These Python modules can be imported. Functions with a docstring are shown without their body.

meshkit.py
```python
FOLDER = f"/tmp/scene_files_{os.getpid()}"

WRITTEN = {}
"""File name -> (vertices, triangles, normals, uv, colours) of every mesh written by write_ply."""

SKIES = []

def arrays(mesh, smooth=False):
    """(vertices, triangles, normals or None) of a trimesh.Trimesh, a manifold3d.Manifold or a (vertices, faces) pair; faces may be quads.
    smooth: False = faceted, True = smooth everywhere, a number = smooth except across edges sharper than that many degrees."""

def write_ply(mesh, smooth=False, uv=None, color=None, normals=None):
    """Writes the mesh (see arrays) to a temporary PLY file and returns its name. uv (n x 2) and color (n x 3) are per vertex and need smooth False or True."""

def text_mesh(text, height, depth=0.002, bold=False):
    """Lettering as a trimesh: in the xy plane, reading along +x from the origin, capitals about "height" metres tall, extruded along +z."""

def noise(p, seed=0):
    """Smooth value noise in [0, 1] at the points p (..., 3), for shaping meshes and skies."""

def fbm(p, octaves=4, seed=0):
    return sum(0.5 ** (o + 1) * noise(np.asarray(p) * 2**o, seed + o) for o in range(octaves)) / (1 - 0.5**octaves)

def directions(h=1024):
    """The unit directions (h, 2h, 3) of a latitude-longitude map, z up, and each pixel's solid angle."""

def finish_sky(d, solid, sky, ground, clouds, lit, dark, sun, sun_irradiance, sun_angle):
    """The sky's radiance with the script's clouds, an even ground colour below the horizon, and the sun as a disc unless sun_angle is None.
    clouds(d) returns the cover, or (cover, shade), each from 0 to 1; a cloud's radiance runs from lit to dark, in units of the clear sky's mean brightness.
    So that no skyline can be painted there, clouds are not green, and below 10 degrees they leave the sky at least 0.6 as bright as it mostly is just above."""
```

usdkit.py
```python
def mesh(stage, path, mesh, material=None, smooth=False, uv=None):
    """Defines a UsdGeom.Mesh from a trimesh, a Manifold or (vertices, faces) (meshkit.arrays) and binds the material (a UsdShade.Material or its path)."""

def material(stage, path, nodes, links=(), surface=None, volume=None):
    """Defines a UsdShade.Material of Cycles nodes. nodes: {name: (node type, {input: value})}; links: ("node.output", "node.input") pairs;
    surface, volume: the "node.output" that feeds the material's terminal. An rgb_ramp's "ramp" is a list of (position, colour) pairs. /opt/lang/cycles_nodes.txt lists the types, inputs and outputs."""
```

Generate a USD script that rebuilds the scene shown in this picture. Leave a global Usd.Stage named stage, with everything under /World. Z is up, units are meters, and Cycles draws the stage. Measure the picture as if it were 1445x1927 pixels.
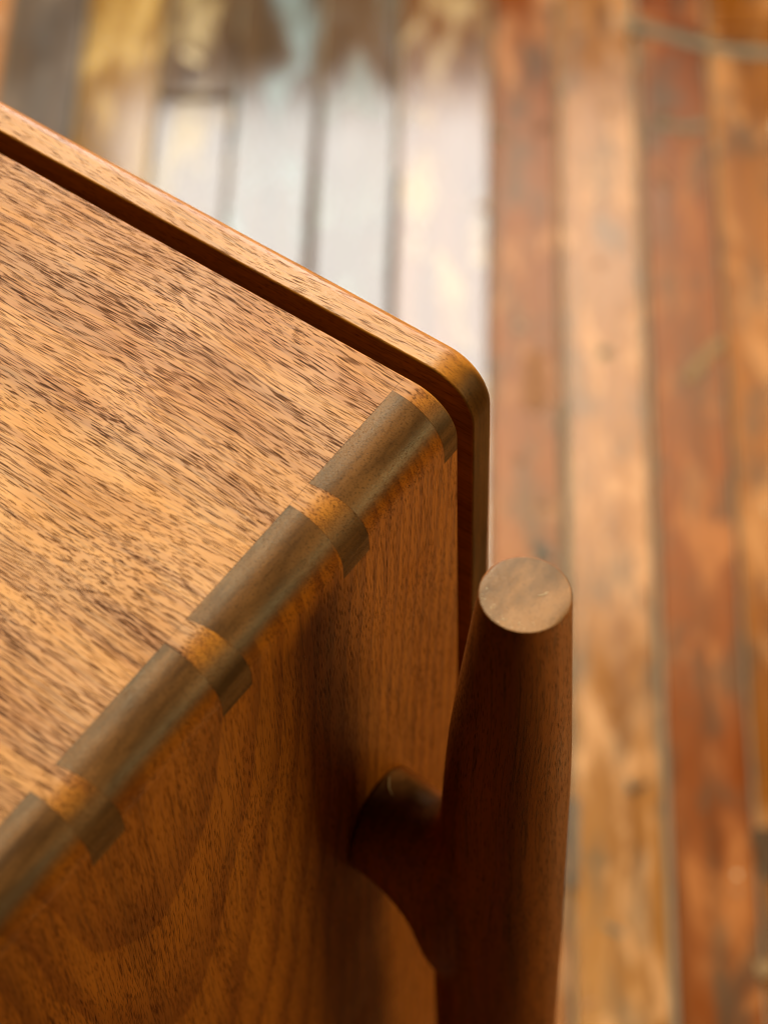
"""Corner of a walnut sideboard with dovetailed case, shadow gap and round leg above a worn board floor."""
import math, random
import numpy as np, trimesh, manifold3d as m3, usdkit
from pxr import Usd, UsdGeom, UsdLux, UsdShade, Gf, Sdf

random.seed(7)
rng = np.random.default_rng(7)
stage = Usd.Stage.CreateInMemory()
UsdGeom.SetStageUpAxis(stage, "Z")
UsdGeom.SetStageMetersPerUnit(stage, 1.0)
UsdGeom.Xform.Define(stage, "/World")
UsdGeom.Scope.Define(stage, "/World/Looks")

# ------------------------------------------------------------------ camera
TOP = 0.72                                   # height of the case top; floor is z = 0, rear right corner of the case is x = y = 0
PITCH, ROLL, YAW = map(math.radians, (54.85, 2.4, 37.9))
EYE = np.array([0.28501942, -0.40708528, 0.64733032 + TOP])
_f = np.array([0, math.cos(PITCH), -math.sin(PITCH)]); _r = np.array([1.0, 0, 0]); _d = np.cross(_f, _r)
_r, _d = math.cos(ROLL) * _r + math.sin(ROLL) * _d, -math.sin(ROLL) * _r + math.cos(ROLL) * _d
AX = np.array([[math.cos(YAW), -math.sin(YAW), 0], [math.sin(YAW), math.cos(YAW), 0], [0, 0, 1.0]])
RIGHT, DOWN, FWD = AX @ _r, AX @ _d, AX @ _f
m = np.eye(4); m[0, :3], m[1, :3], m[2, :3], m[3, :3] = RIGHT, -DOWN, -FWD, EYE
cam = UsdGeom.Camera.Define(stage, "/World/camera")
cam.AddTransformOp().Set(Gf.Matrix4d(*m.ravel().tolist()))
cam.CreateHorizontalApertureAttr(24.0); cam.CreateVerticalApertureAttr(24.0 * 1024 / 767)
cam.CreateFocalLengthAttr(24.0 * 4800 / 1445)
cam.CreateFStopAttr(5.9); cam.CreateFocusDistanceAttr(0.829)
cam.CreateClippingRangeAttr(Gf.Vec2f(0.02, 100.0))
cam.CreateExposureAttr(0.0)


# ------------------------------------------------------------------ lamps: windows of the room and two added lights
def aim(prim, pos, target):
    z = np.asarray(pos, float) - np.asarray(target, float); z /= np.linalg.norm(z)
    x = np.cross([0, 0, 1.0], z); x = x / np.linalg.norm(x) if np.linalg.norm(x) > 1e-6 else np.array([1.0, 0, 0])
    y = np.cross(z, x)
    k = np.eye(4); k[0, :3], k[1, :3], k[2, :3], k[3, :3] = x, y, z, pos
    UsdGeom.Xformable(prim).AddTransformOp().Set(Gf.Matrix4d(*k.ravel().tolist()))


def window(name, pos, target, w, h, power, color):  # builds any rectangular light, the added ones too
    l = UsdLux.RectLight.Define(stage, "/World/" + name)
    l.CreateWidthAttr(w); l.CreateHeightAttr(h); l.CreateIntensityAttr(power); l.CreateColorAttr(Gf.Vec3f(*color))
    aim(l, pos, target)


AHEAD = np.array([-math.sin(YAW), math.cos(YAW), 0])      # level direction in which the camera looks
SIDE = np.array([math.cos(YAW), math.sin(YAW), 0])
# window beyond the sideboard, mirrored in the floor
_q = np.array([-0.55, 0.675, 0]) + AHEAD * 0.95 + SIDE * 0.04
window("window_beyond", _q + [0, 0, 1.63], _q - AHEAD + [0, 0, 1.63], 0.74, 1.26, 15.0, (1.0, 0.99, 0.93))
# warm light added beside it, to warm the sheen on the floor
_q2 = _q + SIDE * 0.66
window("added_warm_light", _q2 + [0, 0, 1.70], _q2 - AHEAD + [0, 0, 1.70], 0.56, 1.16, 11.0, (1.0, 0.64, 0.36))
# low window on the right
_k = np.array([0.88, 0.47, 0]) / np.hypot(0.88, 0.47)
window("window_right", _k * 2.3 + [0, 0, TOP + 0.80], (0, -0.08, TOP - 0.1), 0.85, 0.6, 20.0, (1.0, 0.74, 0.31))
# broad soft light added overhead, behind the sideboard, to brighten the top
window("added_top_light", (-1.5, 1.1, 3.4), (-0.1, -0.1, TOP), 1.6, 1.6, 21.0, (1.0, 0.85, 0.50))


# ------------------------------------------------------------------ helpers
def tag(prim, label=None, category=None, group=None, kind=None):
    p = prim.GetPrim()
    for k, v in dict(label=label, category=category, group=group, kind=kind).items():
        if v:
            p.SetCustomDataByKey(k, v)
    return prim


_names = {}


def path_for(parent, name):
    base = parent + "/" + name
    n = _names.get(base, -1) + 1
    _names[base] = n
    return base if n == 0 else f"{base}_{n:03d}"


def obj(name, mesh, mat, parent="/World", smooth=30):
    parent = parent if isinstance(parent, str) else str(parent.GetPath())
    return usdkit.mesh(stage, path_for(parent, name), mesh, mat, smooth=smooth)


def thing(name, label, category, loc=(0, 0, 0), group=None, kind=None):
    x = UsdGeom.Xform.Define(stage, path_for("/World", name))
    x.AddTranslateOp().Set(Gf.Vec3d(*loc))
    return tag(x, label, category, group, kind)


# ------------------------------------------------------------------ materials
def wood(name, axis, seed=0.0, light=(0.44, 0.178, 0.020), mid=(0.28, 0.095, 0.011), pore=(0.036, 0.012, 0.005),
         end=(0.122, 0.056, 0.019), rough=0.40, tilt=0.0, pore_amount=0.5, pore_fine=1.0, spec=0.5, dark_streak=0.0, lines=0.5, end_scale=(90, 40, 40), end_range=(0.30, 0.80), end_speck=0.6, edge_falloff=0.0, cathedral=0.0, end_matte=0.5):
    """Open-pored walnut. axis: the direction of the fibres (0, 1 or 2). Solid texture, so end grain shows dots and long grain dashes."""
    def along(a, b):                          # scale a along the fibres, b across
        s = [b, b, b]; s[axis] = a
        return tuple(s)
    n, L = {}, []
    n["geo"] = ("geometry", {})
    n["pos"] = ("mapping", {"location": (seed * 1.37, seed * 0.71, seed * 0.93), "rotation": (0, 0, tilt)})
    L.append(("geo.position", "pos.vector"))
    # slow wander of the fibres
    n["wm"] = ("mapping", {"scale": along(5, 11)}); n["wn"] = ("noise_texture", {"scale": 1.0, "detail": 2.0})
    n["ws"] = ("vector_math", {"math_type": "subtract", "vector2": (0.5, 0.5, 0.5)})
    n["wk"] = ("vector_math", {"math_type": "multiply", "vector2": along(0.0, 0.020)})
    n["p"] = ("vector_math", {"math_type": "add"})
    L += [("pos.vector", "wm.vector"), ("wm.vector", "wn.vector"), ("wn.color", "ws.vector1"), ("ws.vector", "wk.vector1"), ("wk.vector", "p.vector1"), ("pos.vector", "p.vector2")]
    # growth rings, wide and narrow
    n["rm"] = ("mapping", {"scale": along(1.6, 55)}); n["rn"] = ("noise_texture", {"scale": 1.0, "detail": 2.5, "roughness": 0.55})
    n["fm"] = ("mapping", {"scale": along(9, 420)}); n["fn"] = ("noise_texture", {"scale": 1.0, "detail": 2.0})
    L += [("p.vector", "rm.vector"), ("rm.vector", "rn.vector"), ("p.vector", "fm.vector"), ("fm.vector", "fn.vector")]
    # pores: short dashes along the fibres, cells of a stretched Voronoi pattern cut by the surface
    n["pm"] = ("mapping", {"scale": along(112 * pore_fine, 2700 * pore_fine)}); n["pn"] = ("voronoi_texture", {"scale": 1.0, "detail": 0.0, "use_normalize": False})
    n["qm"] = ("mapping", {"scale": along(46 * pore_fine, 2250 * pore_fine), "location": (3.3, 1.7, 5.1)}); n["qn"] = ("voronoi_texture", {"scale": 1.0, "detail": 0.0, "use_normalize": False})
    L += [("p.vector", "pm.vector"), ("pm.vector", "pn.vector"), ("p.vector", "qm.vector"), ("qm.vector", "qn.vector")]
    # density of pores follows the rings
    n["dens"] = ("map_range", {"from_min": 0.32, "from_max": 0.68, "to_min": 0.26 * pore_amount, "to_max": 0.54 * pore_amount, "clamp": True})
    n["dsum"] = ("mix_float", {"fac": 0.45})
    n["pd"] = ("math", {"math_type": "subtract"})
    n["pf"] = ("map_range", {"range_type": "smoothstep", "from_min": -0.02, "from_max": 0.05, "to_min": 0.0, "to_max": 0.92, "clamp": True})
    n["qd"] = ("math", {"math_type": "subtract"})
    n["qf"] = ("map_range", {"range_type": "smoothstep", "from_min": 0.0, "from_max": 0.07, "to_min": 0.0, "to_max": 0.85, "clamp": True})
    n["pq"] = ("math", {"math_type": "maximum"})
    L += [("rn.fac", "dsum.a"), ("fn.fac", "dsum.b"), ("dsum.result", "dens.value"), ("dens.result", "pd.value1"), ("pn.distance", "pd.value2"), ("pd.value", "pf.value"),
          ("dens.result", "qd.value1"), ("qn.distance", "qd.value2"), ("qd.value", "qf.value"), ("pf.result", "pq.value1"), ("qf.result", "pq.value2")]
    # body colour
    n["bandsum"] = ("mix_float", {"fac": 0.35})
    n["band"] = ("map_range", {"range_type": "smoothstep", "from_min": 0.36, "from_max": 0.66, "to_min": 0.0, "to_max": 1.0, "clamp": True})
    n["body"] = ("mix_color", {"a": light, "b": mid})
    L += [("rn.fac", "bandsum.a"), ("fn.fac", "bandsum.b"), ("bandsum.result", "band.value"), ("band.result", "body.fac")]
    if edge_falloff:                             # browner, denser grain along the rear edge; paints in light falling off there
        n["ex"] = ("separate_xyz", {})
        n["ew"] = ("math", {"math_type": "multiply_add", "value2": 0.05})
        n["eb"] = ("map_range", {"range_type": "smoothstep", "from_min": -0.075, "from_max": 0.03, "to_min": 0.0, "to_max": edge_falloff, "clamp": True})
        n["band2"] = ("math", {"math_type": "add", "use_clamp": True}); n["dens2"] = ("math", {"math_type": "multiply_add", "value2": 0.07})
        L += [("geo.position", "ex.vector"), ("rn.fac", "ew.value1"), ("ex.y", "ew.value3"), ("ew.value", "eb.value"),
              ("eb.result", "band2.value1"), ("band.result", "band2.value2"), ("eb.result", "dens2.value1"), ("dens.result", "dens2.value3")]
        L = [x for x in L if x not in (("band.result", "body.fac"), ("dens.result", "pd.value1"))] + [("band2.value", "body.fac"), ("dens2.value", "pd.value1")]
    if cathedral:                             # arched growth lines of a flat sawn board, upright on the side panel
        n["cx"] = ("separate_xyz", {}); n["c1"] = ("math", {"math_type": "add", "value2": 0.165}); n["c2"] = ("math", {"math_type": "multiply"})
        n["c3"] = ("math", {"math_type": "multiply", "value2": 620.0}); n["c4"] = ("math", {"math_type": "multiply_add", "value2": -13.0})
        n["c5"] = ("math", {"math_type": "multiply_add", "value2": 2.2}); n["c6"] = ("math", {"math_type": "fraction"})
        n["c7"] = ("map_range", {"range_type": "smoothstep", "from_min": 0.35, "from_max": 0.95, "to_min": 0.0, "to_max": cathedral, "clamp": True})
        n["c8"] = ("map_range", {"range_type": "smoothstep", "from_min": 0.95, "from_max": 1.0, "to_min": 1.0, "to_max": 0.0, "clamp": True})
        n["c9"] = ("math", {"math_type": "multiply"}); n["band2"] = ("math", {"math_type": "multiply_add", "value2": 0.55, "use_clamp": True})
        L += [("geo.position", "cx.vector"), ("cx.y", "c1.value1"), ("c1.value", "c2.value1"), ("c1.value", "c2.value2"), ("c2.value", "c3.value1"), ("cx.z", "c4.value1"), ("c3.value", "c4.value3"),
              ("wn.fac", "c5.value1"), ("c4.value", "c5.value3"), ("c5.value", "c6.value1"), ("c6.value", "c7.value"), ("c6.value", "c8.value"), ("c7.result", "c9.value1"), ("c8.result", "c9.value2"),
              ("band.result", "band2.value1"), ("c9.value", "band2.value3")]
        L = [x for x in L if x != ("band.result", "body.fac")] + [("band2.value", "body.fac")]
    # dark heartwood streaks
    n["sm"] = ("mapping", {"scale": along(1.1, 28), "location": (7.7, 2.9, 4.3)}); n["sn"] = ("noise_texture", {"scale": 1.0, "detail": 3.0})
    n["sf"] = ("map_range", {"range_type": "smoothstep", "from_min": 0.52, "from_max": 0.72, "to_min": 0.0, "to_max": dark_streak, "clamp": True})
    n["body2"] = ("mix_color", {"b": tuple(0.35 * c for c in mid)})
    L += [("p.vector", "sm.vector"), ("sm.vector", "sn.vector"), ("sn.fac", "sf.value"), ("sf.result", "body2.fac"), ("body.result", "body2.a")]
    # hair lines that run a long way along the board
    n["lm"] = ("mapping", {"scale": along(11, 1500)}); n["ln"] = ("noise_texture", {"scale": 1.0, "detail": 2.0, "roughness": 0.6})
    n["lf"] = ("map_range", {"range_type": "smoothstep", "from_min": 0.50, "from_max": 0.68, "to_min": 0.0, "to_max": lines, "clamp": True})
    n["body3"] = ("mix_color", {"b": tuple(0.30 * c for c in mid)})
    L += [("p.vector", "lm.vector"), ("lm.vector", "ln.vector"), ("ln.fac", "lf.value"), ("lf.result", "body3.fac"), ("body2.result", "body3.a")]
    if cathedral:
        n["sm2"] = ("math", {"math_type": "multiply_add", "value2": 0.32, "use_clamp": True})
        L += [("c9.value", "sm2.value1"), ("sf.result", "sm2.value3")]
        L = [x for x in L if x != ("sf.result", "body2.fac")] + [("sm2.value", "body2.fac")]
    n["long"] = ("mix_color", {"b": pore})
    L += [("pq.value", "long.fac"), ("body3.result", "long.a")]
    # end grain: fibres cut across soak up more oil and turn greyer and darker
    n["sx"] = ("separate_xyz", {}); n["ab"] = ("math", {"math_type": "absolute"})
    n["ef"] = ("map_range", {"range_type": "smoothstep", "from_min": end_range[0], "from_max": end_range[1], "to_min": 0.0, "to_max": 1.0, "clamp": True})
    n["endc"] = ("mix_color", {"a": tuple(1.25 * c for c in end), "b": tuple(0.55 * c for c in end)})
    n["endp"] = ("mix_color", {"b": tuple(0.35 * c for c in end)})
    n["xm"] = ("mapping", {"scale": end_scale, "rotation": (0.05, 0.05, 0.35)}); n["xn"] = ("noise_texture", {"scale": 1.0, "detail": 3.5, "roughness": 0.6})
    n["xb"] = ("map_range", {"from_min": 0.38, "from_max": 0.62, "to_min": 0.0, "to_max": 1.0, "clamp": True})
    n["em"] = ("mapping", {"scale": (1500, 1500, 1500)}); n["en"] = ("noise_texture", {"scale": 1.0, "detail": 1.0})
    n["ep"] = ("map_range", {"from_min": 0.54, "from_max": 0.66, "to_min": 0.0, "to_max": end_speck, "clamp": True})
    n["base"] = ("mix_color", {})
    L += [("geo.normal", "sx.vector"), ("sx." + "xyz"[axis], "ab.value1"), ("ab.value", "ef.value"), ("xb.result", "endc.fac"),
          ("pos.vector", "em.vector"), ("em.vector", "en.vector"), ("en.fac", "ep.value"), ("ep.result", "endp.fac"), ("endc.result", "endp.a"),
          ("ef.result", "base.fac"), ("long.result", "base.a"), ("endp.result", "base.b")]
    # surface: pores are little troughs, the oiled surface is satin with a faint unevenness
    n["hm"] = ("mapping", {"scale": along(500, 3500)}); n["hn"] = ("noise_texture", {"scale": 1.0, "detail": 2.0})
    n["hh"] = ("math", {"math_type": "multiply_add", "value2": -1.0})
    n["bump"] = ("bump", {"strength": 0.45, "distance": 0.00012, "use_object_space": False})
    n["um"] = ("mapping", {"scale": (35, 35, 35)}); n["un"] = ("noise_texture", {"scale": 1.0, "detail": 4.0})
    n["ru"] = ("map_range", {"from_min": 0.3, "from_max": 0.7, "to_min": rough - 0.06, "to_max": rough + 0.08, "clamp": True})
    n["rp"] = ("math", {"math_type": "multiply_add", "value2": 0.25})
    n["sp"] = ("math", {"math_type": "multiply_add", "value2": -0.8 * spec, "value3": spec})
    n["se"] = ("math", {"math_type": "multiply_add", "value2": -end_matte, "value3": 1.0}); n["sq"] = ("math", {"math_type": "multiply"})
    n["bsdf"] = ("principled_bsdf", {})
    L += [("pq.value", "sp.value1"), ("ef.result", "se.value1"), ("se.value", "sq.value1"), ("sp.value", "sq.value2"), ("sq.value", "bsdf.specular_ior_level"), ("p.vector", "hm.vector"), ("pos.vector", "xm.vector"), ("xm.vector", "xn.vector"), ("xn.fac", "xb.value"), ("hm.vector", "hn.vector"), ("pq.value", "hh.value1"), ("hn.fac", "hh.value3"), ("hh.value", "bump.height"),
          ("pos.vector", "um.vector"), ("um.vector", "un.vector"), ("un.fac", "ru.value"), ("pq.value", "rp.value1"), ("ru.result", "rp.value3"),
          ("base.result", "bsdf.base_color"), ("rp.value", "bsdf.roughness"), ("bump.normal", "bsdf.normal")]
    return usdkit.material(stage, "/World/Looks/" + name, n, L, surface="bsdf.BSDF")


def plain(name, color, rough=0.6, spec=0.4, scale=300.0, vary=0.35):
    n = {"g": ("geometry", {}), "m": ("mapping", {"scale": (scale,) * 3}), "n": ("noise_texture", {"scale": 1.0, "detail": 3.0}),
         "c": ("mix_color", {"a": tuple(c * (1 - vary) for c in color), "b": tuple(min(1, c * (1 + vary)) for c in color)}),
         "p": ("principled_bsdf", {"roughness": rough, "specular_ior_level": spec})}
    return usdkit.material(stage, "/World/Looks/" + name, n, [("g.position", "m.vector"), ("m.vector", "n.vector"), ("n.fac", "c.fac"), ("c.result", "p.base_color")], surface="p.BSDF")


PSI = math.radians(3.5)
BD = AX @ np.array([math.sin(PSI), math.cos(PSI), 0])     # along the floor boards
BC = AX @ np.array([math.cos(PSI), -math.sin(PSI), 0])    # across them
BANG = math.atan2(BD[1], BD[0])


def floor_wood(name, seed, c1, c2, worn=(0.5, 0.42, 0.33), wear=0.4, rough=0.25, spec=0.5, tint=(1.0, 1.0, 1.0), dirt=0.56):
    n, L = {}, []
    n["geo"] = ("geometry", {})
    n["rot"] = ("mapping", {"rotation": (0, 0, -BANG)})
    n["pos"] = ("mapping", {"location": (seed * 2.3, seed * 1.1, 0)})
    L += [("geo.position", "rot.vector"), ("rot.vector", "pos.vector")]
    n["gm"] = ("mapping", {"scale": (3, 70, 1)}); n["gn"] = ("noise_texture", {"scale": 1.0, "detail": 4.0, "roughness": 0.6})
    n["gr"] = ("map_range", {"from_min": 0.3, "from_max": 0.7, "clamp": True})
    n["c"] = ("mix_color", {"a": c1, "b": c2})
    L += [("pos.vector", "gm.vector"), ("gm.vector", "gn.vector"), ("gn.fac", "gr.value"), ("gr.result", "c.fac")]
    n["bm"] = ("mapping", {"scale": (12, 34, 1)}); n["bn"] = ("noise_texture", {"scale": 1.0, "detail": 5.0, "roughness": 0.6, "distortion": 0.6})
    n["bf"] = ("map_range", {"range_type": "smoothstep", "from_min": 0.62 - 0.25 * wear, "from_max": 0.78 - 0.25 * wear, "to_min": 0.0, "to_max": 0.85, "clamp": True})
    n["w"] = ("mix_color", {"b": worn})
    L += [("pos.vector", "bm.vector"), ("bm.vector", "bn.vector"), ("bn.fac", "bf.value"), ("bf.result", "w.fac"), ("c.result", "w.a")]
    n["dm"] = ("mapping", {"scale": (14, 42, 1), "location": (3.1, 8.2, 0)}); n["dn"] = ("noise_texture", {"scale": 1.0, "detail": 4.0, "roughness": 0.65})
    n["df"] = ("map_range", {"range_type": "smoothstep", "from_min": dirt, "from_max": dirt + 0.16, "to_min": 0.0, "to_max": 0.8, "clamp": True})
    n["dk"] = ("mix_color", {"b": (0.035, 0.025, 0.020)})
    L += [("pos.vector", "dm.vector"), ("dm.vector", "dn.vector"), ("dn.fac", "df.value"), ("df.result", "dk.fac"), ("w.result", "dk.a")]
    n["rr"] = ("map_range", {"from_min": 0.3, "from_max": 0.7, "to_min": rough - 0.03, "to_max": rough + 0.10, "clamp": True})
    n["bu"] = ("bump", {"strength": 0.15, "distance": 0.0008})
    n["bsdf"] = ("principled_bsdf", {"specular_ior_level": spec, "specular_tint": tint})
    L += [("bn.fac", "rr.value"), ("rr.result", "bsdf.roughness"), ("gn.fac", "bu.height"), ("bu.normal", "bsdf.normal"), ("dk.result", "bsdf.base_color")]
    return usdkit.material(stage, "/World/Looks/" + name, n, L, surface="bsdf.BSDF")


# ------------------------------------------------------------------ floor
floor = thing("floor", "worn strip floor of narrow boards in rust, amber and pale tones", "floor", kind="structure")


def on_floor(a, b, z=0.0):
    return BC * a + BD * b + np.array([0, 0, z])


def board_mesh(a0, a1, b0, b1, h=0.0, t=0.018, e=0.0012):
    """a floor board with eased edges, a across and b along, its top at height h"""
    ring = [(a0, -t), (a0, -e), (a0 + e, 0), (a1 - e, 0), (a1, -e), (a1, -t)]
    v = [on_floor(a, b, h + z) for b in (b0, b1) for a, z in ring]
    f = []
    k = len(ring)
    for i in range(k - 1):
        f += [(i, i + 1, k + i + 1), (i, k + i + 1, k + i)]
    f += [(0, j + 1, j) for j in range(1, k - 1)] + [(k, k + j, k + j + 1) for j in range(1, k - 1)]
    msh = trimesh.Trimesh(np.array(v), np.array(f), process=False)
    msh.fix_normals()
    return msh


M_sub = plain("floor_putty", (0.17, 0.13, 0.085), rough=0.7, scale=120)
SHEEN_TINT = (1.0, 0.62, 0.34)          # orange cast put into the sheen of the right-hand boards
looks = {
    -352: dict(c1=(0.088, 0.055, 0.035), c2=(0.035, 0.025, 0.02), wear=0.3, worn=(0.15, 0.10, 0.07), rough=0.22),
    -292: dict(c1=(0.24, 0.130, 0.030), c2=(0.14, 0.07, 0.016), worn=(0.40, 0.27, 0.09), wear=0.65, rough=0.11),
    -232: dict(c1=(0.12, 0.068, 0.032), c2=(0.045, 0.027, 0.018), worn=(0.30, 0.23, 0.12), wear=0.58, rough=0.09),
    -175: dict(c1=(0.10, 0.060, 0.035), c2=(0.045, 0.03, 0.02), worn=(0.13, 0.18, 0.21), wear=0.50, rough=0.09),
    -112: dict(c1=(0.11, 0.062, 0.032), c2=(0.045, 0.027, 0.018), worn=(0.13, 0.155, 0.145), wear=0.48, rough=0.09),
    -53: dict(c1=(0.18, 0.080, 0.022), c2=(0.08, 0.032, 0.012), worn=(0.30, 0.21, 0.10), wear=0.56, rough=0.10),
    15: dict(c1=(0.165, 0.040, 0.002), c2=(0.075, 0.016, 0.001), worn=(0.32, 0.15, 0.07), wear=0.52, rough=0.17, spec=0.24, tint=(1.0, 0.62, 0.36), dirt=0.47),
    64: dict(c1=(0.20, 0.072, 0.003), c2=(0.11, 0.034, 0.002), worn=(0.36, 0.19, 0.09), wear=0.55, rough=0.16, spec=0.40, tint=(1.0, 0.68, 0.44), dirt=0.49),
    124: dict(c1=(0.145, 0.029, 0.001), c2=(0.065, 0.012, 0.001), worn=(0.26, 0.09, 0.025), wear=0.45, rough=0.20, spec=0.26, tint=SHEEN_TINT, dirt=0.47),
    176: dict(c1=(0.19, 0.064, 0.003), c2=(0.095, 0.024, 0.001), worn=(0.30, 0.14, 0.05), wear=0.6, rough=0.18, spec=0.28, tint=SHEEN_TINT, dirt=0.48),
    236: dict(c1=(0.05, 0.016, 0.003), c2=(0.02, 0.008, 0.003), worn=(0.14, 0.07, 0.03), wear=0.3, rough=0.2, spec=0.26, tint=SHEEN_TINT),
}
edges = sorted(looks)
spans = [(edges[i], edges[i + 1] if i + 1 < len(edges) else edges[i] + 60) for i in range(len(edges))]
spare = [floor_wood(f"floor_spare_{k}", 40 + k, (0.38, 0.16 + 0.02 * k, 0.05), (0.24, 0.10, 0.03), wear=0.3 + 0.1 * k) for k in range(3)]
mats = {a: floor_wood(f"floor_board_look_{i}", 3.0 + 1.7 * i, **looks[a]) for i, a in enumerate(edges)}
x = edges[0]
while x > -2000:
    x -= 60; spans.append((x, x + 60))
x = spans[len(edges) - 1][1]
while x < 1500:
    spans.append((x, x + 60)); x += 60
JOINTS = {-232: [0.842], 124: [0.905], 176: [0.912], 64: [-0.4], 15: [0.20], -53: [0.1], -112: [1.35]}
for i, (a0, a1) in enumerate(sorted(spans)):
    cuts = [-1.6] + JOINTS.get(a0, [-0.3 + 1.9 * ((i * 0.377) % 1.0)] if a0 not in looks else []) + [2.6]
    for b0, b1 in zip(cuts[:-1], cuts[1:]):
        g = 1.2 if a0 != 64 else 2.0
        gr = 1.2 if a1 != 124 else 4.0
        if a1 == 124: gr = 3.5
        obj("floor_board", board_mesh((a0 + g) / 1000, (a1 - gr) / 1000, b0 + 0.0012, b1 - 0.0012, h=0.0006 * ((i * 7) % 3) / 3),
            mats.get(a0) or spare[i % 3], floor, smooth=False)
sub = trimesh.Trimesh([on_floor(-2.1, -1.65, -0.004), on_floor(1.6, -1.65, -0.004), on_floor(1.6, 2.65, -0.004), on_floor(-2.1, 2.65, -0.004)], [(0, 1, 2), (0, 2, 3)], process=False)
obj("seam_filler", sub, M_sub, floor, smooth=False)

# old paint, putty and scuffs that lie on the boards
M_putty = plain("mark_grey_putty", (0.13, 0.115, 0.09), rough=0.7, spec=0.12, scale=150)
M_cream = plain("mark_cream_paint", (0.20, 0.13, 0.07), rough=0.7, spec=0.12, scale=150)
M_white = plain("mark_white_paint", (0.45, 0.38, 0.28), rough=0.7, spec=0.12, scale=150)
M_blue = plain("mark_blue_grey_paint", (0.09, 0.09, 0.085), rough=0.7, spec=0.12, scale=150)
M_tar = plain("mark_dark_stain", (0.055, 0.030, 0.015), rough=0.7, spec=0.12, scale=150)
M_pink = plain("mark_pinkish_wear", (0.22, 0.11, 0.06), rough=0.7, spec=0.12, scale=150)


def paint_mark(points, width, mat, rough_edge=0.3):
    """a thin irregular film along a polyline of floor coordinates"""
    from shapely.geometry import LineString, Point
    line = LineString(points) if len(points) > 1 else Point(points[0])
    poly = line.buffer(width / 2, quad_segs=6)
    c = np.array(poly.exterior.coords)[:-1]
    mid = c.mean(0)
    c = c + rng.normal(0, rough_edge * width * 0.16, c.shape)
    v = [on_floor(a, b, 0.0009) for a, b in [mid, *c]]
    k = len(c)
    f = [(0, 1 + i, 1 + (i + 1) % k) for i in range(k)]
    msh = trimesh.Trimesh(np.array(v), np.array(f), process=False)
    if msh.face_normals[:, 2].mean() < 0:
        msh.invert()
    obj("paint_mark", msh, mat, floor, smooth=False)


paint_mark([(0.118, 0.918), (0.15, 0.904), (0.177, 0.893), (0.20, 0.888), (0.24, 0.884)], 0.010, M_putty)
paint_mark([(0.138, 0.814), (0.155, 0.809), (0.169, 0.811)], 0.008, M_putty)
paint_mark([(0.150, 0.578), (0.160, 0.592), (0.172, 0.608)], 0.008, M_cream, 0.15)
paint_mark([(0.163, 0.202)], 0.0032, M_white, 0.05)
paint_mark([(0.176, 0.142)], 0.011, M_cream)
paint_mark([(0.047, 0.592), (0.046, 0.556)], 0.016, M_pink)
paint_mark([(-0.111, 0.84), (-0.1125, 0.72), (-0.111, 0.52)], 0.0068, M_tar, 0.5)
paint_mark([(-0.0525, 0.76), (-0.0535, 0.66), (-0.052, 0.50)], 0.0058, M_tar, 0.5)
paint_mark([(-0.176, 0.90), (-0.1745, 0.80)], 0.0045, M_tar, 0.5)
paint_mark([(-0.228, 0.838), (-0.178, 0.838)], 0.006, M_tar, 0.15)
paint_mark([(0.048, 0.436), (0.052, 0.430)], 0.010, M_blue)
paint_mark([(0.067, 0.25), (0.066, 0.195)], 0.006, M_blue)
paint_mark([(0.180, 0.226), (0.186, 0.205)], 0.016, M_tar)
paint_mark([(0.094, 0.598)], 0.010, M_putty)
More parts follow.
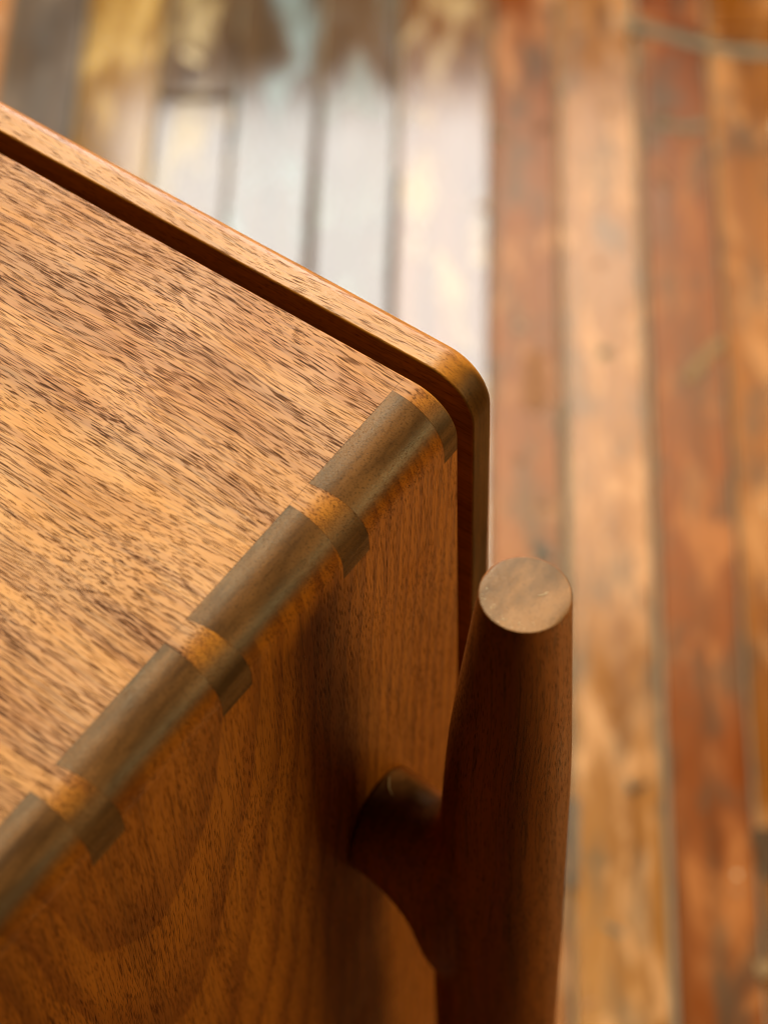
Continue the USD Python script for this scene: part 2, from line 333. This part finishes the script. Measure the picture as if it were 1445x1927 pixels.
paint_mark([(-0.214, 0.884), (-0.205, 0.876)], 0.007, M_white)
paint_mark([(0.066, 0.55), (0.0655, 0.44), (0.066, 0.40)], 0.006, M_putty)

for k in range(58):
    a, b = rng.uniform(0.005, 0.25), rng.uniform(0.0, 0.98)
    w_ = rng.choice([0.0015, 0.002, 0.003, 0.0045])
    q_ = rng.uniform(-0.006, 0.006, 2) * rng.choice([0.3, 1.0, 2.0])
    paint_mark([(a, b), (a + q_[0], b + q_[1])], w_, [M_white, M_pink, M_putty, M_pink, M_tar][k % 5], 0.25)

# ------------------------------------------------------------------ case of the sideboard
LX, LY, LZ = 1.20, 0.40, 0.53       # width, depth, height of the case
TB, TS, RC = 0.0228, 0.0207, 0.017  # top board, side board, corner radius
M_top = wood("walnut_top", 0, seed=1.0, tilt=0.02, pore_amount=0.80, dark_streak=0.35, spec=0.32, rough=0.42, lines=0.42, edge_falloff=0.5, end_scale=(4, 13, 170))
M_side = wood("walnut_side", 2, seed=4.0, light=(0.40, 0.130, 0.008), mid=(0.26, 0.072, 0.004), pore=(0.05, 0.012, 0.002), pore_amount=0.66, dark_streak=0.6, spec=0.23, rough=0.35, end_scale=(150, 24, 4), end_range=(0.34, 0.70), lines=0.6, cathedral=0.6, end_matte=0.3)
M_outer = wood("walnut_outer_panel", 0, seed=8.0, light=(0.41, 0.165, 0.020), mid=(0.29, 0.102, 0.012), rough=0.36, spec=0.34, end_matte=0.8, end=(0.10, 0.040, 0.008), pore_amount=0.55, end_scale=(4, 170, 13))
M_leg = wood("walnut_leg", 2, seed=12.0, light=(0.36, 0.102, 0.010), mid=(0.20, 0.052, 0.005), end=(0.215, 0.108, 0.048), pore_amount=0.6, dark_streak=0.7, lines=0.7, end_range=(0.5, 0.9), end_speck=0.35)
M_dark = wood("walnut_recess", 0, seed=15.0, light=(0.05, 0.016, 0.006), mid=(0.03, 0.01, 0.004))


def outline(r, grow=0.0, n=20):
    """rounded rectangle of the case in x, z (top at z = TOP, right side at x = 0), grown outwards"""
    x0, x1, z0, z1 = -LX - grow, grow, TOP - LZ - grow, TOP + grow
    r = r + grow
    pts = []
    for cx, cz, a in ((x1 - r, z1 - r, 0), (x0 + r, z1 - r, 90), (x0 + r, z0 + r, 180), (x1 - r, z0 + r, 270)):
        for k in range(n + 1):
            t = math.radians(a + 90 * k / n)
            pts.append((cx + r * math.cos(t), cz + r * math.sin(t)))
    return np.array(pts)


def slab(y0, y1, r, grow=0.0, ease0=0.0, ease1=0.0, steps=8):
    """the outline extruded from y0 to y1 with rounded front and rear arrises"""
    pts = []
    for y, e, s in ((y0, ease0, 1), (y1, ease1, -1)):
        for k in range(steps + 1 if e else 1):
            t = math.pi / 2 * k / steps
            o = outline(r, grow - e * (1 - math.sin(t)) if e else grow)
            pts.append(np.column_stack([o[:, 0], np.full(len(o), y + s * e * (1 - math.cos(t)) if e else y), o[:, 1]]))
    return m3.Manifold.hull_points(np.vstack(pts))


def box(x0, x1, y0, y1, z0, z1):
    return m3.Manifold.cube((x1 - x0, y1 - y0, z1 - z0)).translate((x0, y0, z0))


def prism(poly, z0, z1):
    """plan polygon (x, y) between two heights"""
    poly = np.array(poly)
    a = np.sum(poly[:, 0] * np.roll(poly[:, 1], -1) - poly[:, 1] * np.roll(poly[:, 0], -1))
    if a < 0:
        poly = poly[::-1]
    return m3.Manifold.extrude(m3.CrossSection([poly.tolist()]), z1 - z0).translate((0, 0, z0))


sideboard = thing("sideboard", "walnut sideboard with dovetailed case corner and round topped outside leg", "sideboard")
case = slab(-LY, 0.0, RC, ease0=0.001, ease1=0.0011)
cavity = box(-LX + TS, -TS, -LY - 0.01, 0.01, TOP - LZ + TB, TOP - TB)
shell = case - cavity
# tails of the top board: (baseline y range, outer end y range) as measured along the joint
tails = [((-0.0071, 0.01), (-0.0080, 0.01)), ((-0.0620, -0.0521), (-0.0630, -0.0493)), ((-0.1241, -0.1137), (-0.1248, -0.1103)), ((-0.1860, -0.1752), (-0.1870, -0.1720))]
for k in range(4, 7):
    s = -0.062 * (k - 3)
    tails.append(((-0.1860 + s, -0.1752 + s), (-0.1870 + s, -0.1720 + s)))
SEAM = 0.00009
g = SEAM


def tail_poly(t, grow=0.0):
    (b0, b1), (e0, e1) = t
    k = 0.03 / TS                      # carry the flare on past the outer face
    return [(-TS - 0.0, b0 - grow), (-TS + 0.03, b0 + (e0 - b0) * k - grow), (-TS + 0.03, b1 + (e1 - b1) * k + grow), (-TS - 0.0, b1 + grow)]


top_body = shell ^ box(-LX + TS, -TS - g / 2, -1, 1, TOP - TB, TOP + 1)
bottom_body = shell ^ box(-LX, 0.1, -1, 1, TOP - LZ - 0.1, TOP - LZ + TB)
side_zone = box(-TS + g / 2, 0.1, -1, 1, TOP - LZ + TB + g, TOP + 1)
sides = shell ^ side_zone
all_tails = m3.Manifold()
for t in tails:
    all_tails += prism(tail_poly(t, g), TOP - TB - g, TOP + 0.1)
side_body = sides ^ box(-1, 1, -1, 1, TOP - LZ, TOP - TB)
pins = (sides ^ box(-1, 1, -1, 1, TOP - TB, TOP + 1)) - all_tails

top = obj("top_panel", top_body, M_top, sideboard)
side = obj("side_panel", side_body, M_side, sideboard)
for t in tails:
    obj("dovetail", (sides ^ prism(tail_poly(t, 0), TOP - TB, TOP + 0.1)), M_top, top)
for p in sorted(pins.decompose(), key=lambda q: -q.bounding_box()[1]):
    obj("joint_pin", p, M_side, side)
obj("bottom_panel", bottom_body, M_side, sideboard)
obj("side_panel", shell ^ box(-LX - 0.1, -LX + TS - 0.0002, -1, 1, TOP - LZ + TB + 0.0002, TOP + 1), M_side, sideboard)
# the outer panel behind the shadow gap and the recessed spacer that carries it
G0, G1 = 0.0066, 0.0197
import meshkit
op = slab(G0, G1, RC, grow=0.0014, ease0=0.0008, ease1=0.0052, steps=8).refine_to_length(0.011).to_mesh()
op = trimesh.Trimesh(op.vert_properties[:, :3], op.tri_verts, process=True)
wob = np.column_stack([meshkit.fbm(op.vertices * 45.0, 3, seed=k) - 0.5 for k in (3, 5, 9)])
op.vertices += wob * np.array([0.0005, 0.0004, 0.0006])          # hand finished: the edge wavers by a few tenths of a millimetre
outer = obj("outer_panel", op, M_outer, sideboard, smooth=40)
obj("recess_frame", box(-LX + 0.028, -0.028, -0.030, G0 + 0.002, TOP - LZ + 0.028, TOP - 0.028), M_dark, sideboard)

# ------------------------------------------------------------------ leg with its bracket arm
KZ = np.array([0.0, -0.03, -0.06, -0.10, -0.15, -0.22, -0.30, -0.36, -0.50, -0.72])
KX = np.array([0.0577, 0.0564, 0.0552, 0.0538, 0.0525, 0.0515, 0.0507, 0.0507, 0.0520, 0.0545])
KA = np.array([0.0142, 0.0168, 0.0193, 0.0222, 0.0240, 0.0255, 0.0266, 0.0258, 0.0200, 0.0135])
KB = np.array([0.0142, 0.0153, 0.0160, 0.0170, 0.0180, 0.0188, 0.0190, 0.0186, 0.0160, 0.0125])
LEGY = -0.047


def leg_mesh(y=LEGY, h=0.0022):
    """leg and arm as one smooth solid: level set of two blended distance fields on a grid, cut by manifold3d"""
    lo, hi = np.array([-0.004, y - 0.045, -0.722]), np.array([0.095, y + 0.045, 0.014])
    def field(px, py, pz):
        z = min(max(pz, -0.72), 0.0)
        i = np.searchsorted(KZ_r, z); i = min(max(i, 1), len(KZ_r) - 1)
        t = (z - KZ_r[i - 1]) / (KZ_r[i] - KZ_r[i - 1])
        cx, a, b = (c[i - 1] + t * (c[i] - c[i - 1]) for c in (KX_r, KA_r, KB_r))
        dx, dy = (px - cx) / a, (py - y) / b
        q = math.sqrt(dx * dx + dy * dy) + 1e-9
        d1 = (q - 1) * q / (math.sqrt((dx / a) ** 2 + (dy / b) ** 2) + 1e-9)
        w = min(max(px, 0.0) / 0.030, 0.985)
        zb = -0.228 - 0.058 * (1 - math.sqrt(1 - w * w))            # underside of the arm sweeps down into the leg
        hz, cz = (-0.171 - zb) / 2, (-0.171 + zb) / 2
        ex, ey, ez = max(px - 0.034, 0.0) / 0.016, (py - (y - 0.004)) / 0.0195, (pz - cz) / hz
        q = math.sqrt(ex * ex + ey * ey + ez * ez) + 1e-9
        d2 = (q - 1) * q / (math.sqrt((ex / 0.016) ** 2 + (ey / 0.0195) ** 2 + (ez / hz) ** 2) + 1e-9)
        r = 0.008 * min(max((cx + 0.004 - px) / 0.02, 0.02), 1.0)
        u, v = max(r - d1, 0.0), max(r - d2, 0.0)
        d = max(r, min(d1, d2)) - math.sqrt(u * u + v * v)
        return -max(d, -(pz + 0.72), -px - 0.0006)
    return m3.Manifold.level_set(lambda x, y_, z: field(x, y_, z), [*lo, *hi], h)


_zz = np.linspace(-0.72, 0, 73)
from scipy.interpolate import PchipInterpolator as _P
KZ_r = _zz
KX_r, KA_r, KB_r = (list(_P(KZ[::-1], c[::-1])(_zz)) for c in (KX, KA, KB))
KZ_r = list(KZ_r)
lm = leg_mesh().to_mesh()
lm = trimesh.Trimesh(lm.vert_properties[:, :3], lm.tri_verts, process=True)
trimesh.smoothing.filter_taubin(lm, lamb=0.5, nu=0.53, iterations=12)
lm = m3.Manifold(m3.Mesh(vert_properties=np.asarray(lm.vertices, np.float32), tri_verts=np.asarray(lm.faces, np.uint32)))
CUT = np.array([0.012, 0.045, 1.0]); CUT /= np.linalg.norm(CUT)              # the end is cut flat, a touch off level
ang = (-math.degrees(math.atan2(CUT[1], CUT[2])), math.degrees(math.atan2(CUT[0], CUT[2])), 0)
chamfer = m3.Manifold.cylinder(0.75, 0.0138 + 0.9, 0.0138, 96).translate((0, 0, -0.75)).rotate(ang).translate((0.0577, LEGY, -0.001))
lm = (lm ^ chamfer).translate((0, 0, TOP))
obj("leg", lm, M_leg, sideboard, smooth=60)
front = lm.translate((0, -LY - 2 * LEGY, 0))
obj("leg", front, M_leg, sideboard, smooth=60)
for far in (lm, front):
    obj("leg", far.mirror((1, 0, 0)).translate((-LX, 0, 0)), M_leg, sideboard, smooth=60)

# ------------------------------------------------------------------ dust and lint
M_dust = plain("dust", (0.75, 0.66, 0.52), rough=0.6, scale=900)
specks = []
for k in range(46):                                     # along the near rim of the leg's cut top
    a = math.radians(rng.normal(-95, 38)); r_ = 0.0138 * rng.uniform(0.55, 0.96) ** 0.5
    px, py = 0.0577 + r_ * math.cos(a), LEGY + r_ * math.sin(a)
    pz = TOP - 0.001 - 0.045 * (py - LEGY) - 0.012 * (px - 0.0577)
    specks.append((px, py, pz, rng.uniform(0.00006, 0.00017)))
for k in range(30):                                     # scattered over the top
    specks.append((rng.uniform(-0.18, -0.022), rng.uniform(-0.17, -0.004), TOP, rng.uniform(0.00004, 0.00009)))
for k in range(26):                                     # caught on the side panel
    specks.append((0.0, rng.uniform(-0.12, -0.02), TOP - rng.uniform(0.03, 0.18), rng.uniform(0.00005, 0.00012)))
bits = []
for px, py, pz, r_ in specks:
    b = trimesh.creation.icosphere(1, r_); b.vertices *= rng.uniform(0.6, 1.5, 3); b.apply_translation((px, py, pz)); bits.append(b)
tag(obj("dust", trimesh.util.concatenate(bits), M_dust, smooth=True), "fine pale dust specks on the walnut top, leg end and side panel", "dust", kind="stuff")


def fibre(name, pts, r, label):
    pts = np.array(pts); t = np.linspace(0, 1, len(pts)); tt = np.linspace(0, 1, 14)
    c = np.column_stack([_P(t, pts[:, k])(tt) for k in range(3)])
    ring = np.array([(math.cos(q), math.sin(q)) for q in np.linspace(0, 2 * math.pi, 7)[:-1]])
    v, f = [], []
    for i, p in enumerate(c):
        d = c[min(i + 1, 13)] - c[max(i - 1, 0)]; d /= np.linalg.norm(d)
        u = np.cross(d, [0.3, 0.2, 0.9]); u /= np.linalg.norm(u); w = np.cross(d, u)
        v += [p + (u * a + w * b) * r * (1 - 0.5 * abs(2 * i / 13 - 1) ** 3) for a, b in ring]
        if i:
            f += [(6 * (i - 1) + j, 6 * (i - 1) + (j + 1) % 6, 6 * i + (j + 1) % 6) for j in range(6)] + [(6 * (i - 1) + j, 6 * i + (j + 1) % 6, 6 * i + j) for j in range(6)]
    tag(obj(name, trimesh.Trimesh(np.array(v), np.array(f), process=False), M_dust, smooth=True), label, "lint")

fibre("lint_fibre", [(0.0022, -0.0472, TOP - 0.1712), (0.0040, -0.0500, TOP - 0.1706), (0.0058, -0.0518, TOP - 0.1706), (0.0078, -0.0528, TOP - 0.1707)], 0.00022,
      "pale curled lint fibre lying on the arm that joins the leg to the case")
lz = lambda x, y: TOP - 0.001 - 0.045 * (y - LEGY) - 0.012 * (x - 0.0577) + 0.00008
fibre("lint_fibre", [(x, y, lz(x, y)) for x, y in ((0.0610, -0.0452), (0.0620, -0.0443), (0.0625, -0.0432), (0.0626, -0.0424))], 0.00009,
      "tiny pale lint fibre on the flat round end of the leg")
